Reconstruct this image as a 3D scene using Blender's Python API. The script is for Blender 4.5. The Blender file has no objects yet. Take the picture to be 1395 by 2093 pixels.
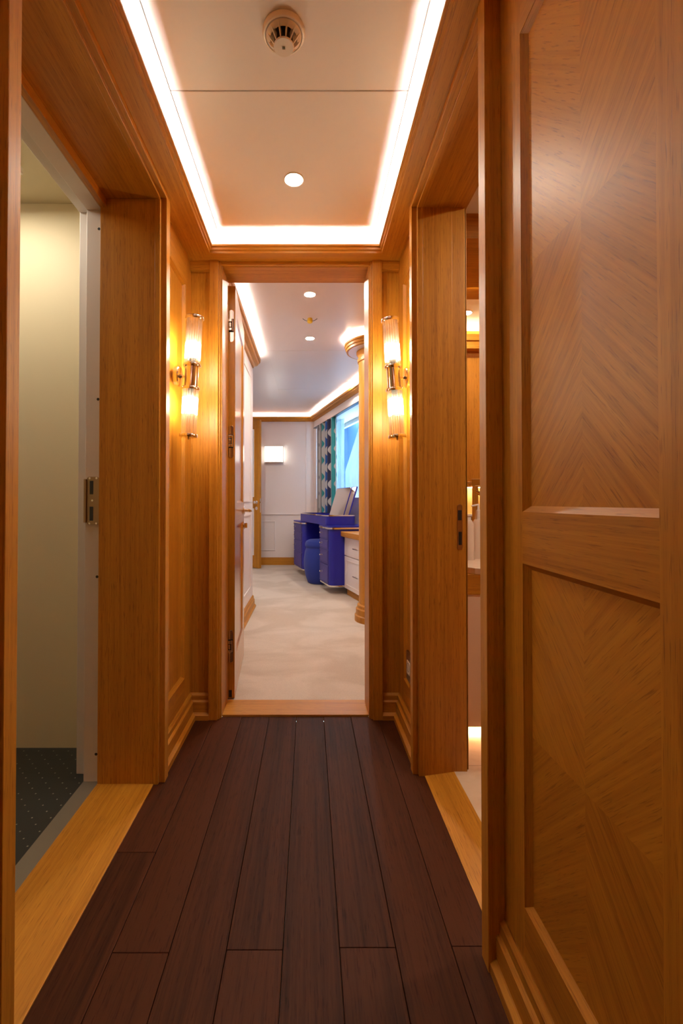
import bpy, bmesh, math, random
from mathutils import Vector, Matrix
random.seed(4)
C = bpy.context.scene.collection
S = bpy.context.scene
PI = math.pi

# ------------------------------------------------------------------ materials
def mat_new(name):
    m = bpy.data.materials.new(name); m.use_nodes = True
    nt = m.node_tree
    b = nt.nodes['Principled BSDF']
    return m, nt, b

def N(nt, typ, **kw):
    n = nt.nodes.new(typ)
    for k, v in kw.items():
        if k.startswith('i_'):
            n.inputs[int(k[2:])].default_value = v
        else:
            setattr(n, k, v)
    return n

def plain(name, col, rough=.5, metal=0., spec=.5, coat=0.):
    m, nt, b = mat_new(name)
    b.inputs['Base Color'].default_value = (*col, 1)
    b.inputs['Roughness'].default_value = rough
    b.inputs['Metallic'].default_value = metal
    b.inputs['Specular IOR Level'].default_value = spec
    b.inputs['Coat Weight'].default_value = coat
    # slight procedural unevenness
    tc = N(nt, 'ShaderNodeTexCoord'); no = N(nt, 'ShaderNodeTexNoise')
    no.inputs['Scale'].default_value = 30; no.inputs['Detail'].default_value = 3
    nt.links.new(tc.outputs['Object'], no.inputs['Vector'])
    mr = N(nt, 'ShaderNodeMapRange'); mr.inputs[3].default_value = max(0, rough-.03); mr.inputs[4].default_value = rough+.03
    nt.links.new(no.outputs['Fac'], mr.inputs[0]); nt.links.new(mr.outputs[0], b.inputs['Roughness'])
    return m

def emit(name, col, strength):
    m = bpy.data.materials.new(name); m.use_nodes = True
    nt = m.node_tree; nt.nodes.clear()
    e = N(nt, 'ShaderNodeEmission'); o = N(nt, 'ShaderNodeOutputMaterial')
    e.inputs[0].default_value = (*col, 1); e.inputs[1].default_value = strength
    nt.links.new(e.outputs[0], o.inputs[0])
    return m

def math_n(nt, op, a, b=None, c=None):
    n = N(nt, 'ShaderNodeMath', operation=op)
    for i, v in enumerate((a, b, c)):
        if v is None: continue
        if isinstance(v, (int, float)): n.inputs[i].default_value = v
        else: nt.links.new(v, n.inputs[i])
    return n.outputs[0]

LIGHT = (.54, .236, .021); DARK = (.32, .112, .006)

def wood(name, axis, light=LIGHT, dark=DARK, rough=.42, pores=.55, starburst=None, island=True, fine=1., bump=.12, coat=.0, spec=.36, var=.06):
    """procedural oak; axis = direction of the grain in object space"""
    m, nt, b = mat_new(name)
    L = nt.links.new
    tc = N(nt, 'ShaderNodeTexCoord')
    vec = tc.outputs['Object']
    sep = N(nt, 'ShaderNodeSeparateXYZ'); L(vec, sep.inputs[0])
    ox = {'x': sep.outputs[0], 'y': sep.outputs[1], 'z': sep.outputs[2]}
    quad = None
    if starburst:                       # four quarters of veneer, grain running to the centre
        cy, cz = starburst
        dy = math_n(nt, 'SUBTRACT', ox['y'], cy); dz = math_n(nt, 'SUBTRACT', ox['z'], cz)
        ay = math_n(nt, 'ABSOLUTE', dy); az = math_n(nt, 'ABSOLUTE', dz)
        across = math_n(nt, 'MULTIPLY', math_n(nt, 'SUBTRACT', az, ay), .7071)
        along = math_n(nt, 'MULTIPLY', math_n(nt, 'ADD', az, ay), .7071)
        q1 = math_n(nt, 'GREATER_THAN', dy, 0.); q2 = math_n(nt, 'GREATER_THAN', dz, 0.)
        quad = math_n(nt, 'ADD', math_n(nt, 'MULTIPLY', q1, .37), math_n(nt, 'MULTIPLY', q2, .71))
        a1 = math_n(nt, 'ADD', across, math_n(nt, 'MULTIPLY', quad, 3.1)); a2 = ox['x']; al = along
    else:
        oth = [k for k in 'xyz' if k != axis]
        a1, a2, al = ox[oth[0]], ox[oth[1]], ox[axis]
    oi = N(nt, 'ShaderNodeObjectInfo'); ge = N(nt, 'ShaderNodeNewGeometry')
    rnd = oi.outputs['Random']
    if island: rnd = math_n(nt, 'ADD', rnd, ge.outputs['Random Per Island'])
    off = math_n(nt, 'MULTIPLY', rnd, 17.3)
    a1 = math_n(nt, 'ADD', a1, off); al = math_n(nt, 'ADD', al, math_n(nt, 'MULTIPLY', rnd, 31.7))
    def tex(sa, sl, detail, dist=0., rough=.55):
        cb = N(nt, 'ShaderNodeCombineXYZ')
        L(math_n(nt, 'MULTIPLY', a1, sa), cb.inputs[0]); L(math_n(nt, 'MULTIPLY', a2, sa), cb.inputs[1]); L(math_n(nt, 'MULTIPLY', al, sl), cb.inputs[2])
        t = N(nt, 'ShaderNodeTexNoise'); t.inputs['Scale'].default_value = 1.; t.inputs['Detail'].default_value = detail
        t.inputs['Distortion'].default_value = dist; t.inputs['Roughness'].default_value = rough
        L(cb.outputs[0], t.inputs['Vector'])
        return t.outputs['Fac']
    broad = tex(20, .45, 3, .2); streak = tex(120*fine, 1.8, 3); hair = tex(330*fine, 5., 2); pore = tex(420*fine, 22., 2)
    mix = math_n(nt, 'ADD', math_n(nt, 'MULTIPLY', broad, .40), math_n(nt, 'ADD', math_n(nt, 'MULTIPLY', streak, .50), math_n(nt, 'MULTIPLY', hair, .22)))
    mix = math_n(nt, 'ADD', mix, math_n(nt, 'MULTIPLY', math_n(nt, 'SUBTRACT', rnd, .75), var))
    if quad: mix = math_n(nt, 'ADD', mix, math_n(nt, 'MULTIPLY', math_n(nt, 'SUBTRACT', quad, .5), .13))  # quarter tones put the veneer's shifting sheen into the colour
    ramp = N(nt, 'ShaderNodeValToRGB')
    ramp.color_ramp.elements[0].position = .36; ramp.color_ramp.elements[0].color = (*dark, 1)
    ramp.color_ramp.elements[1].position = .70; ramp.color_ramp.elements[1].color = (*light, 1)
    L(mix, ramp.inputs[0])
    pm = N(nt, 'ShaderNodeMapRange'); pm.inputs[1].default_value = .58; pm.inputs[2].default_value = .68
    pm.inputs[3].default_value = 0; pm.inputs[4].default_value = pores
    L(pore, pm.inputs[0])
    mc = N(nt, 'ShaderNodeMix', data_type='RGBA', blend_type='MULTIPLY')
    L(pm.outputs[0], mc.inputs['Factor']); L(ramp.outputs[0], mc.inputs['A']); mc.inputs['B'].default_value = (.42, .3, .22, 1)
    L(mc.outputs['Result'], b.inputs['Base Color'])
    b.inputs['Roughness'].default_value = rough
    b.inputs['Specular IOR Level'].default_value = spec
    b.inputs['Coat Weight'].default_value = coat; b.inputs['Coat Roughness'].default_value = .18
    bp = N(nt, 'ShaderNodeBump'); bp.inputs['Strength'].default_value = bump; bp.inputs['Distance'].default_value = .0006
    L(math_n(nt, 'SUBTRACT', streak, math_n(nt, 'MULTIPLY', pm.outputs[0], .8)), bp.inputs['Height']); L(bp.outputs[0], b.inputs['Normal'])
    return m

W = {k: wood('oak_grain_' + k, k) for k in 'xyz'}
PL = wood('dark_plank_oak', 'y', (.062, .0180, .0062), (.012, .0040, .0018), rough=.5, pores=.65, fine=.8, bump=.25, spec=.07, var=.16)
LACQ = {k: wood('lacquered_oak_grain_' + k, k, rough=.3, coat=.8) for k in 'yz'}
PANEL_UP = wood('oak_marquetry_upper', 'z', starburst=(.677-.535, 1.388))
PANEL_LO = wood('oak_marquetry_lower', 'z', starburst=(.677-.535, .521))

WHITE = plain('warm_white_lacquer', (.78, .72, .68), .42)
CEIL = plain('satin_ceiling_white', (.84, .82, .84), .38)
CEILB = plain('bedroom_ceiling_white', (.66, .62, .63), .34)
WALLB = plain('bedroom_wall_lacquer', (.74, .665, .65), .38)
CREAM = plain('cream_painted_wall', (.74, .64, .43), .55)
METW = plain('white_steel_frame', (.70, .64, .60), .4)
CHROME = plain('polished_chrome', (.82, .78, .74), .08, 1.)
BRASSY = plain('satin_bronze', (.42, .30, .19), .32, 1.)
STEELM = plain('grey_sill_metal', (.30, .27, .22), .42, .6)
BLACK = plain('dark_recess', (.01, .01, .012), .5)
IRON = plain('dark_steel', (.05, .055, .07), .35, .6)
BLUE = plain('blue_leather', (.012, .012, .28), .36)
BLUED = plain('blue_leather_drawers', (.055, .042, .24), .42)
VELVET = plain('blue_velvet', (.012, .03, .26), .8)
VELVET.node_tree.nodes['Principled BSDF'].inputs['Sheen Weight'].default_value = .08
PLAST = plain('white_plastic', (.78, .74, .70), .3)
YELLOW = plain('yellow_plastic', (.75, .55, .04), .45)
MIRROR = plain('mirror_glass', (.92, .93, .93), .02, 1.)
MIRROR.node_tree.nodes['Principled BSDF'].inputs['Roughness'].links and None
BOTTLE = plain('milky_bottle', (.72, .60, .48), .25)
EXTB = plain('sky_screen_blue', (.009, .030, .072), .5)  # dark blue of the added screen, shade for the window gap
STONE = plain('stone_counter', (.75, .62, .48), .25)

LED = emit('led_cove_light', (1., .93, .86), 68)
LEDB = emit('led_cove_light_bedroom', (1., .87, .76), 44)
LENS = emit('downlight_lens', (1., .88, .72), 260)
BULB = emit('sconce_bulb', (1., .84, .58), 115)
LENSB = emit('bedroom_downlight_lens', (1., .89, .76), 640)
LAMPB = emit('wall_lamp_shade_glow', (1., .93, .80), 3.)
ROOML = emit('utility_lamp_lens', (1., .90, .72), 11)
BATHL = emit('bath_led', (1., .72, .40), 30)

def glass_rod():
    m = bpy.data.materials.new('clear_glass_rods'); m.use_nodes = True
    nt = m.node_tree; nt.nodes.clear(); L = nt.links.new
    o = N(nt, 'ShaderNodeOutputMaterial'); t = N(nt, 'ShaderNodeBsdfTransparent'); g = N(nt, 'ShaderNodeBsdfGlossy')
    d = N(nt, 'ShaderNodeBsdfTranslucent'); d.inputs[0].default_value = (.95, .92, .85, 1)
    t.inputs[0].default_value = (.97, .95, .92, 1); g.inputs['Roughness'].default_value = .06
    lw = N(nt, 'ShaderNodeLayerWeight'); lw.inputs[0].default_value = .22
    m1 = N(nt, 'ShaderNodeMixShader'); L(lw.outputs['Facing'], m1.inputs[0]); L(t.outputs[0], m1.inputs[1]); L(g.outputs[0], m1.inputs[2])
    m2 = N(nt, 'ShaderNodeMixShader'); m2.inputs[0].default_value = .025; L(m1.outputs[0], m2.inputs[1]); L(d.outputs[0], m2.inputs[2])
    L(m2.outputs[0], o.inputs[0])
    return m
GLASS = glass_rod()

def sheer():
    m = bpy.data.materials.new('sheer_voile'); m.use_nodes = True
    nt = m.node_tree; nt.nodes.clear(); L = nt.links.new
    o = N(nt, 'ShaderNodeOutputMaterial'); t = N(nt, 'ShaderNodeBsdfTransparent'); d = N(nt, 'ShaderNodeBsdfTranslucent'); f = N(nt, 'ShaderNodeBsdfDiffuse')
    d.inputs[0].default_value = (.86, .93, .96, 1); f.inputs[0].default_value = (.8, .86, .9, 1)
    a = N(nt, 'ShaderNodeMixShader'); a.inputs[0].default_value = .3; L(d.outputs[0], a.inputs[1]); L(f.outputs[0], a.inputs[2])
    b2 = N(nt, 'ShaderNodeMixShader'); b2.inputs[0].default_value = .18; L(a.outputs[0], b2.inputs[1]); L(t.outputs[0], b2.inputs[2])
    L(b2.outputs[0], o.inputs[0])
    return m
SHEER = sheer()

def pane():
    m = bpy.data.materials.new('window_glass'); m.use_nodes = True
    nt = m.node_tree; nt.nodes.clear(); L = nt.links.new
    o = N(nt, 'ShaderNodeOutputMaterial'); t = N(nt, 'ShaderNodeBsdfTransparent'); g = N(nt, 'ShaderNodeBsdfGlossy')
    t.inputs[0].default_value = (.86, .95, 1, 1); g.inputs['Roughness'].default_value = .02
    a = N(nt, 'ShaderNodeMixShader'); a.inputs[0].default_value = .06; L(t.outputs[0], a.inputs[1]); L(g.outputs[0], a.inputs[2]); L(a.outputs[0], o.inputs[0])
    return m
PANE = pane()

def carpet():
    m, nt, b = mat_new('cream_carpet'); L = nt.links.new
    tc = N(nt, 'ShaderNodeTexCoord')
    mp = N(nt, 'ShaderNodeMapping'); mp.inputs['Scale'].default_value = (1.3, 1.7, 1); L(tc.outputs['Object'], mp.inputs[0])
    n1 = N(nt, 'ShaderNodeTexNoise'); n1.inputs['Scale'].default_value = 1.5; n1.inputs['Detail'].default_value = 5; n1.inputs['Distortion'].default_value = .8
    L(mp.outputs[0], n1.inputs['Vector'])
    n2 = N(nt, 'ShaderNodeTexNoise'); n2.inputs['Scale'].default_value = 260; n2.inputs['Detail'].default_value = 2; L(tc.outputs['Object'], n2.inputs['Vector'])
    r = N(nt, 'ShaderNodeValToRGB'); r.color_ramp.elements[0].position = .42; r.color_ramp.elements[0].color = (.56, .455, .36, 1)
    r.color_ramp.elements[1].position = .58; r.color_ramp.elements[1].color = (.68, .575, .48, 1); L(n1.outputs['Fac'], r.inputs[0])
    mx = N(nt, 'ShaderNodeMix', data_type='RGBA', blend_type='MULTIPLY'); mx.inputs['Factor'].default_value = .35
    L(r.outputs[0], mx.inputs['A']); L(n2.outputs['Fac'], mx.inputs['B']); L(mx.outputs['Result'], b.inputs['Base Color'])
    b.inputs['Roughness'].default_value = .95; b.inputs['Sheen Weight'].default_value = .25
    bp = N(nt, 'ShaderNodeBump'); bp.inputs['Strength'].default_value = .4; bp.inputs['Distance'].default_value = .004
    L(n2.outputs['Fac'], bp.inputs['Height']); L(bp.outputs[0], b.inputs['Normal'])
    return m
CARPET = carpet()

def rubber():
    m, nt, b = mat_new('studded_rubber_floor'); L = nt.links.new
    tc = N(nt, 'ShaderNodeTexCoord')
    sp = N(nt, 'ShaderNodeSeparateXYZ'); L(tc.outputs['Object'], sp.inputs[0])
    u = math_n(nt, 'DIVIDE', math_n(nt, 'ADD', sp.outputs[0], sp.outputs[1]), .0565 / 1.0)
    v = math_n(nt, 'DIVIDE', math_n(nt, 'SUBTRACT', sp.outputs[0], sp.outputs[1]), .0565 / 1.0)
    u = math_n(nt, 'SUBTRACT', math_n(nt, 'FRACT', u), .5); v = math_n(nt, 'SUBTRACT', math_n(nt, 'FRACT', v), .5)
    d = math_n(nt, 'SQRT', math_n(nt, 'ADD', math_n(nt, 'MULTIPLY', u, u), math_n(nt, 'MULTIPLY', v, v)))
    mr = N(nt, 'ShaderNodeMapRange'); mr.inputs[1].default_value = .04; mr.inputs[2].default_value = .07; mr.inputs[3].default_value = 1; mr.inputs[4].default_value = 0
    L(d, mr.inputs[0])
    mx = N(nt, 'ShaderNodeMix', data_type='RGBA'); mx.inputs['A'].default_value = (.026, .028, .026, 1); mx.inputs['B'].default_value = (.34, .32, .26, 1)
    L(mr.outputs[0], mx.inputs['Factor']); L(mx.outputs['Result'], b.inputs['Base Color'])
    b.inputs['Roughness'].default_value = .45
    bp = N(nt, 'ShaderNodeBump'); bp.inputs['Strength'].default_value = .6; bp.inputs['Distance'].default_value = .002
    L(mr.outputs[0], bp.inputs['Height']); L(bp.outputs[0], b.inputs['Normal'])
    return m
RUBBER = rubber()

def marble():
    m, nt, b = mat_new('beige_stone_tiles'); L = nt.links.new
    tc = N(nt, 'ShaderNodeTexCoord')
    br = N(nt, 'ShaderNodeTexBrick'); br.offset = 0.; br.inputs['Scale'].default_value = 1.; br.inputs['Brick Width'].default_value = .30; br.inputs['Row Height'].default_value = .30
    br.inputs['Mortar Size'].default_value = .0015
    br.inputs['Color1'].default_value = (.66, .50, .35, 1); br.inputs['Color2'].default_value = (.72, .55, .40, 1); br.inputs['Mortar'].default_value = (.35, .25, .16, 1)
    L(tc.outputs['Object'], br.inputs['Vector'])
    n = N(nt, 'ShaderNodeTexNoise'); n.inputs['Scale'].default_value = 9; n.inputs['Detail'].default_value = 6; n.inputs['Distortion'].default_value = 1.2; L(tc.outputs['Object'], n.inputs['Vector'])
    mx = N(nt, 'ShaderNodeMix', data_type='RGBA', blend_type='SOFT_LIGHT'); mx.inputs['Factor'].default_value = .5
    L(br.outputs['Color'], mx.inputs['A']); L(n.outputs['Fac'], mx.inputs['B']); L(mx.outputs['Result'], b.inputs['Base Color'])
    b.inputs['Roughness'].default_value = .18
    return m
MARBLE = marble()

def curtain_mat():
    m, nt, b = mat_new('wave_striped_curtain'); L = nt.links.new
    uv = N(nt, 'ShaderNodeUVMap'); sp = N(nt, 'ShaderNodeSeparateXYZ'); L(uv.outputs[0], sp.inputs[0])
    U, V = sp.outputs[0], sp.outputs[1]            # U across the cloth in repeats, V height in metres
    wav = math_n(nt, 'MULTIPLY', math_n(nt, 'SINE', math_n(nt, 'MULTIPLY', V, 2*PI/.225)), .2)
    f = math_n(nt, 'FRACT', U)
    # wavy coloured band whose left edge swings
    e1 = math_n(nt, 'ADD', .24, wav)
    band = math_n(nt, 'MULTIPLY', math_n(nt, 'GREATER_THAN', f, e1), math_n(nt, 'LESS_THAN', f, .62))
    pick = math_n(nt, 'FRACT', math_n(nt, 'MULTIPLY', math_n(nt, 'FLOOR', U), .37))
    cr = N(nt, 'ShaderNodeValToRGB'); cr.color_ramp.interpolation = 'CONSTANT'
    for p, c in ((0., (.015, .20, .22)), (.3, (.012, .012, .05)), (.6, (.008, .07, .28))):
        if p == 0.: cr.color_ramp.elements[0].position = 0; cr.color_ramp.elements[0].color = (*c, 1)
        else:
            e = cr.color_ramp.elements.new(p); e.color = (*c, 1)
    cr.color_ramp.elements.remove(cr.color_ramp.elements[-1]) if len(cr.color_ramp.elements) > 3 else None
    L(pick, cr.inputs[0])
    g = math_n(nt, 'FRACT', math_n(nt, 'MULTIPLY', U, 9.))
    thin = math_n(nt, 'MULTIPLY', math_n(nt, 'GREATER_THAN', f, .66), math_n(nt, 'LESS_THAN', g, .42))
    base = N(nt, 'ShaderNodeMix', data_type='RGBA'); base.inputs['A'].default_value = (.42, .40, .39, 1); base.inputs['B'].default_value = (.05, .05, .06, 1)
    L(thin, base.inputs['Factor'])
    mx = N(nt, 'ShaderNodeMix', data_type='RGBA'); L(band, mx.inputs['Factor']); L(base.outputs['Result'], mx.inputs['A']); L(cr.outputs[0], mx.inputs['B'])
    L(mx.outputs['Result'], b.inputs['Base Color']); b.inputs['Roughness'].default_value = .8
    return m
CURT = curtain_mat()

# ------------------------------------------------------------------ mesh helpers
class MB:
    def __init__(s): s.bm = bmesh.new()
    def box(s, x0, x1, y0, y1, z0, z1):
        v = [s.bm.verts.new(p) for p in ((x0,y0,z0),(x1,y0,z0),(x1,y1,z0),(x0,y1,z0),(x0,y0,z1),(x1,y0,z1),(x1,y1,z1),(x0,y1,z1))]
        for f in ((3,2,1,0),(4,5,6,7),(0,1,5,4),(1,2,6,5),(2,3,7,6),(3,0,4,7)): s.bm.faces.new([v[i] for i in f])
        return s
    def loft(s, rings, close=True, caps=True):
        R = [[s.bm.verts.new(p) for p in r] for r in rings]
        n = len(R[0])
        for a, b in zip(R, R[1:]):
            for i in range(n if close else n-1):
                j = (i+1) % n
                s.bm.faces.new((a[i], a[j], b[j], b[i]))
        if caps and close:
            s.bm.faces.new(R[0][::-1]); s.bm.faces.new(R[-1])
        return s
    def prism(s, poly, axis, a0, a1):
        """poly: list of 2-tuples in the two other axes in order (x,y,z without axis)"""
        def P(q, a):
            if axis == 'z': return (q[0], q[1], a)
            if axis == 'y': return (q[0], a, q[1])
            return (a, q[0], q[1])
        return s.loft([[P(q, a0) for q in poly], [P(q, a1) for q in poly]])
    def lathe(s, prof, c=(0,0,0), seg=32, axis='z', start=0., end=2*PI):
        rings = []
        for r, h in prof:
            ring = []
            for k in range(seg):
                a = 2*PI*k/seg
                p = (r*math.cos(a), r*math.sin(a), h)
                if axis == 'x': p = (p[2], p[0], p[1])
                elif axis == 'y': p = (p[1], p[2], p[0])
                ring.append((p[0]+c[0], p[1]+c[1], p[2]+c[2]))
            rings.append(ring)
        if prof[0][0] > .002 and prof[-1][0] > .002:      # open ring: close the profile on itself
            return s.loft(rings + [rings[0]], caps=False).weld()
        return s.loft(rings)
    def weld(s):
        bmesh.ops.remove_doubles(s.bm, verts=s.bm.verts, dist=1e-6); return s
    def cyl(s, p0, p1, r, seg=14, r1=None):
        p0, p1 = Vector(p0), Vector(p1); d = (p1-p0).normalized()
        u = d.orthogonal().normalized(); w = d.cross(u)
        rings = []
        for p, rr in ((p0, r), (p1, r if r1 is None else r1)):
            rings.append([tuple(p + u*rr*math.cos(2*PI*k/seg) + w*rr*math.sin(2*PI*k/seg)) for k in range(seg)])
        return s.loft(rings)
    def ball(s, c, r, seg=12, sz=1.):
        prof = [(max(1e-4, r*math.sin(PI*k/8)), -r*sz*math.cos(PI*k/8)) for k in range(9)]
        return s.lathe(prof, c, seg)
    def build(s, name, mat, parent=None, bevel=0., smooth=False, local=False):
        bmesh.ops.recalc_face_normals(s.bm, faces=s.bm.faces)
        if parent is None:
            xs = [v.co.x for v in s.bm.verts]; ys = [v.co.y for v in s.bm.verts]; zs = [v.co.z for v in s.bm.verts]
            o = Vector(((min(xs)+max(xs))/2, (min(ys)+max(ys))/2, min(zs)))
        elif local: o = Vector((0,0,0))
        else: o = world_loc(parent)
        for v in s.bm.verts: v.co -= o
        me = bpy.data.meshes.new(name); s.bm.to_mesh(me); s.bm.free()
        me.materials.append(mat)
        ob = bpy.data.objects.new(name, me); C.objects.link(ob)
        if parent is None: ob.location = o
        else: ob.parent = parent
        if smooth:
            for p in me.polygons: p.use_smooth = True
            try: me.set_sharp_from_angle(angle=math.radians(38))
            except Exception: pass
        if bevel:
            b = ob.modifiers.new('edge', 'BEVEL'); b.width = bevel; b.segments = 2; b.limit_method = 'ANGLE'; b.angle_limit = math.radians(40)
        return ob

def world_loc(o):
    l = Vector((0,0,0))
    while o: l += o.location; o = o.parent
    return l

def rrect(x0, x1, y0, y1, r, n=6):
    """rounded rectangle; r = radii at (x0y0, x1y0, x1y1, x0y1)"""
    if isinstance(r, (int, float)): r = (r,)*4
    out = []
    for (cx, cy, a), rr in zip(((x0,y0,PI),(x1,y0,1.5*PI),(x1,y1,0),(x0,y1,.5*PI)), r):
        sx = 1 if cx == x0 else -1; sy = 1 if cy == y0 else -1
        if rr <= 0: out.append((cx, cy)); continue
        for k in range(n+1):
            t = a + .5*PI*k/n
            out.append((cx+sx*rr+rr*math.cos(t), cy+sy*rr+rr*math.sin(t)))
    return out

def tag(o, label, cat, group=None, kind=None):
    o['label'] = label; o['category'] = cat
    if group: o['group'] = group
    if kind: o['kind'] = kind
    return o
def st(o, label, cat): return tag(o, label, cat, kind='structure')
def empty(name, loc, rot=(0,0,0)):
    o = bpy.data.objects.new(name, None); C.objects.link(o)
    o.location = loc; o.rotation_euler = rot; o.empty_display_size = .05
    return o

# ------------------------------------------------------------------ corridor
XL, XR = -.525, .400          # wall faces
ZS = 2.016                    # soffit
YB = -.95                     # end behind the viewpoint
YE = 2.02                     # end wall
CZ = 2.095

# floor of dark planks
m = MB()
edges = [-.535 + .12*k for k in range(9)]
joints = {0: [.2, 1.246], 1: [.971], 2: [.15, 1.72+.5], 3: [.977], 4: [.1], 5: [.982], 6: [.2], 7: [.985]}
for k in range(8):
    x0, x1 = edges[k] + .0007, edges[k+1] - .0007
    ys = [YB] + [j for j in joints[k] if j < 2.02] + [2.0265]
    for y0, y1 in zip(ys, ys[1:]):
        m.box(x0, x1, y0 + .0006, y1 - .0006, -.02, 0)
fl = m.build('floor', PL, bevel=.0012)
st(fl, 'dark brown oak plank floor of the corridor', 'floor')
st(MB().box(-.711, .56, YB, 2.02, -.05, -.02).build('floor_underlay', BLACK), 'dark joint base under the corridor planks', 'floor')

# left wall: near block, far block, lintel
m = MB()
m.box(-.711, XL-.013, YB, .775, 0, CZ); m.box(-.711, XL-.013, 1.556, YE, 0, CZ); m.box(-.711, XL-.013, .775, 1.556, 2.0, CZ)
wl = m.build('wall_left', W['z']); st(wl, 'oak panelled wall on the left of the corridor', 'wall')
def wall_frame(parent, x, s, y0, y1, opens, name_mats):
    """stiles, rails and chamfered mouldings, 13 mm proud of the recessed panels; x = face, s = +1 faces +x"""
    xb = x - s*.0135
    zs0, zs1 = 0, ZS + .01
    a, b = min(o[0] for o in opens), max(o[1] for o in opens)
    m = MB()
    m.box(min(x, xb), max(x, xb), y0, a, zs0, zs1); m.box(min(x, xb), max(x, xb), b, y1, zs0, zs1)
    m.build('stile', W['z'], parent)
    m = MB()
    zz = [zs0]
    for o in sorted(opens, key=lambda q: q[2]): zz += [o[2], o[3]]
    zz.append(zs1)
    for i in range(0, len(zz), 2): m.box(min(x, xb), max(x, xb), a, b, zz[i], zz[i+1])
    m.build('rail', W['y'], parent)
    c = .0125
    mv, mh = MB(), MB()
    for (p0, p1, q0, q1) in opens:
        # triangular bevels with mitred ends
        def tri(pts0, pts1, mm): mm.loft([pts0, pts1])
        X, Xb = x - s*.0008, xb
        tri([(X,p0,q0),(Xb,p0,q0),(Xb,p0+c,q0+c)], [(X,p0,q1),(Xb,p0,q1),(Xb,p0+c,q1-c)], mv)
        tri([(X,p1,q0),(Xb,p1,q0),(Xb,p1-c,q0+c)], [(X,p1,q1),(Xb,p1,q1),(Xb,p1-c,q1-c)], mv)
        tri([(X,p0,q0),(Xb,p0,q0),(Xb,p0+c,q0+c)], [(X,p1,q0),(Xb,p1,q0),(Xb,p1-c,q0+c)], mh)
        tri([(X,p0,q1),(Xb,p0,q1),(Xb,p0+c,q1-c)], [(X,p1,q1),(Xb,p1,q1),(Xb,p1-c,q1-c)], mh)
    mv.build('panel_moulding', W['z'], parent); mh.build('panel_moulding', W['y'], parent)
wall_frame(wl, XL, 1, 1.556, YE, [(1.62, 1.93, .205, 1.88)], None)
wall_frame(wl, XL, 1, YB, .775, [(-.2, .60, .205, .836), (-.2, .60, .932, 1.83)], None)

# right wall
m = MB()
m.box(XR+.0, .555, 1.60, YE, 0, CZ) if False else None
m.box(XR+.013, .555, YB, .977, 0, CZ); m.box(XR+.013, .555, 1.602, YE, 0, CZ); m.box(XR+.013, .555, .977, 1.602, 1.998, CZ)
wr = m.build('wall_right', W['z']); st(wr, 'oak panelled wall on the right of the corridor with starburst veneer', 'wall')
wall_frame(wr, XR, -1, 1.602, YE, [(1.66, 1.93, .205, 1.88)], None)
wall_frame(wr, XR-.004, -1, YB, .977, [(.515, .845, .205, .836), (.515, .845, .932, 1.83)], None)
MB().box(XR+.0075, XR+.0125, .516, .844, .94, 1.822).build('marquetry_panel', PANEL_UP, wr)
MB().box(XR+.0075, XR+.0125, .516, .844, .212, .83).build('marquetry_panel', PANEL_LO, wr)

# end wall with the bedroom doorway
m = MB()
m.box(-.72, -.384, YE, 2.165, 0, 2.35); m.box(.264, .56, YE, 2.165, 0, 2.35); m.box(-.384, .264, YE, 2.165, 2.0, 2.35)
we = m.build('wall_end', W['z']); st(we, 'oak end wall with the doorway to the bedroom', 'wall')
MB().box(-.384, .264, YE-.0005, 2.165, 1.9985, 2.0).build('door_head', W['x'], we)
m = MB(); m.box(-.80, .65, YB-.06, YB, 0, 2.2)
st(m.build('wall_back', W['z']), 'oak wall closing the corridor behind the viewpoint', 'wall')

# casings (trim)
def casing(n, poly, z1, label, mat=None):
    o = MB().prism(poly, 'z', 0, z1).build('trim_%d' % n, mat or W['z'], bevel=.0012)
    return st(o, label, 'door casing')
ZC = ZS
casing(1, [(XL,1.54),(-.507,1.54),(-.507,1.552),(-.488,1.552),(-.488,1.590),(XL,1.590)], ZC, 'stepped oak casing on the far side of the left doorway')
casing(2, [(XL,.777),(-.507,.777),(-.507,.765),(-.488,.765),(-.488,.732),(XL,.732)], ZC, 'oak casing at the left edge, near side of the left doorway')
casing(3, [(XR,1.586),(.381,1.586),(.381,1.597),(.362,1.597),(.362,1.632),(XR,1.632)], ZC, 'stepped oak casing on the far side of the right doorway')
casing(4, [(XR-.004,.977),(.381,.977),(.381,.965),(.362,.965),(.362,.929),(XR-.004,.929)], ZC, 'oak casing on the near side of the right doorway')
casing(5, [(-.384,YE),(-.384,2.009),(-.391,2.009),(-.391,2.0),(-.399,2.0),(-.399,1.99),(-.437,1.99),(-.437,YE)], ZC, 'oak casing on the left of the bedroom doorway')
casing(6, [(.264,YE),(.264,2.009),(.271,2.009),(.271,2.0),(.279,2.0),(.279,1.99),(.321,1.99),(.321,YE)], ZC, 'oak casing on the right of the bedroom doorway')
# heads
def head(n, m_, mat, label): return st(m_.build('trim_%d' % n, mat, bevel=.001), label, 'door casing')
head(7, MB().prism([(XL,1.985),(-.507,1.985),(-.507,1.994),(-.488,1.994),(-.488,ZS),(XL,ZS)], 'y', .765, 1.552), W['y'], 'oak head casing over the left doorway')
head(8, MB().prism([(XR,1.985),(.381,1.985),(.381,1.994),(.362,1.994),(.362,ZS),(XR,ZS)], 'y', .965, 1.597), W['y'], 'oak head casing over the right doorway')
head(9, MB().box(-.399, .279, 2.004, YE, 2.0, ZS), W['x'], 'thin oak head casing over the bedroom doorway')

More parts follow.
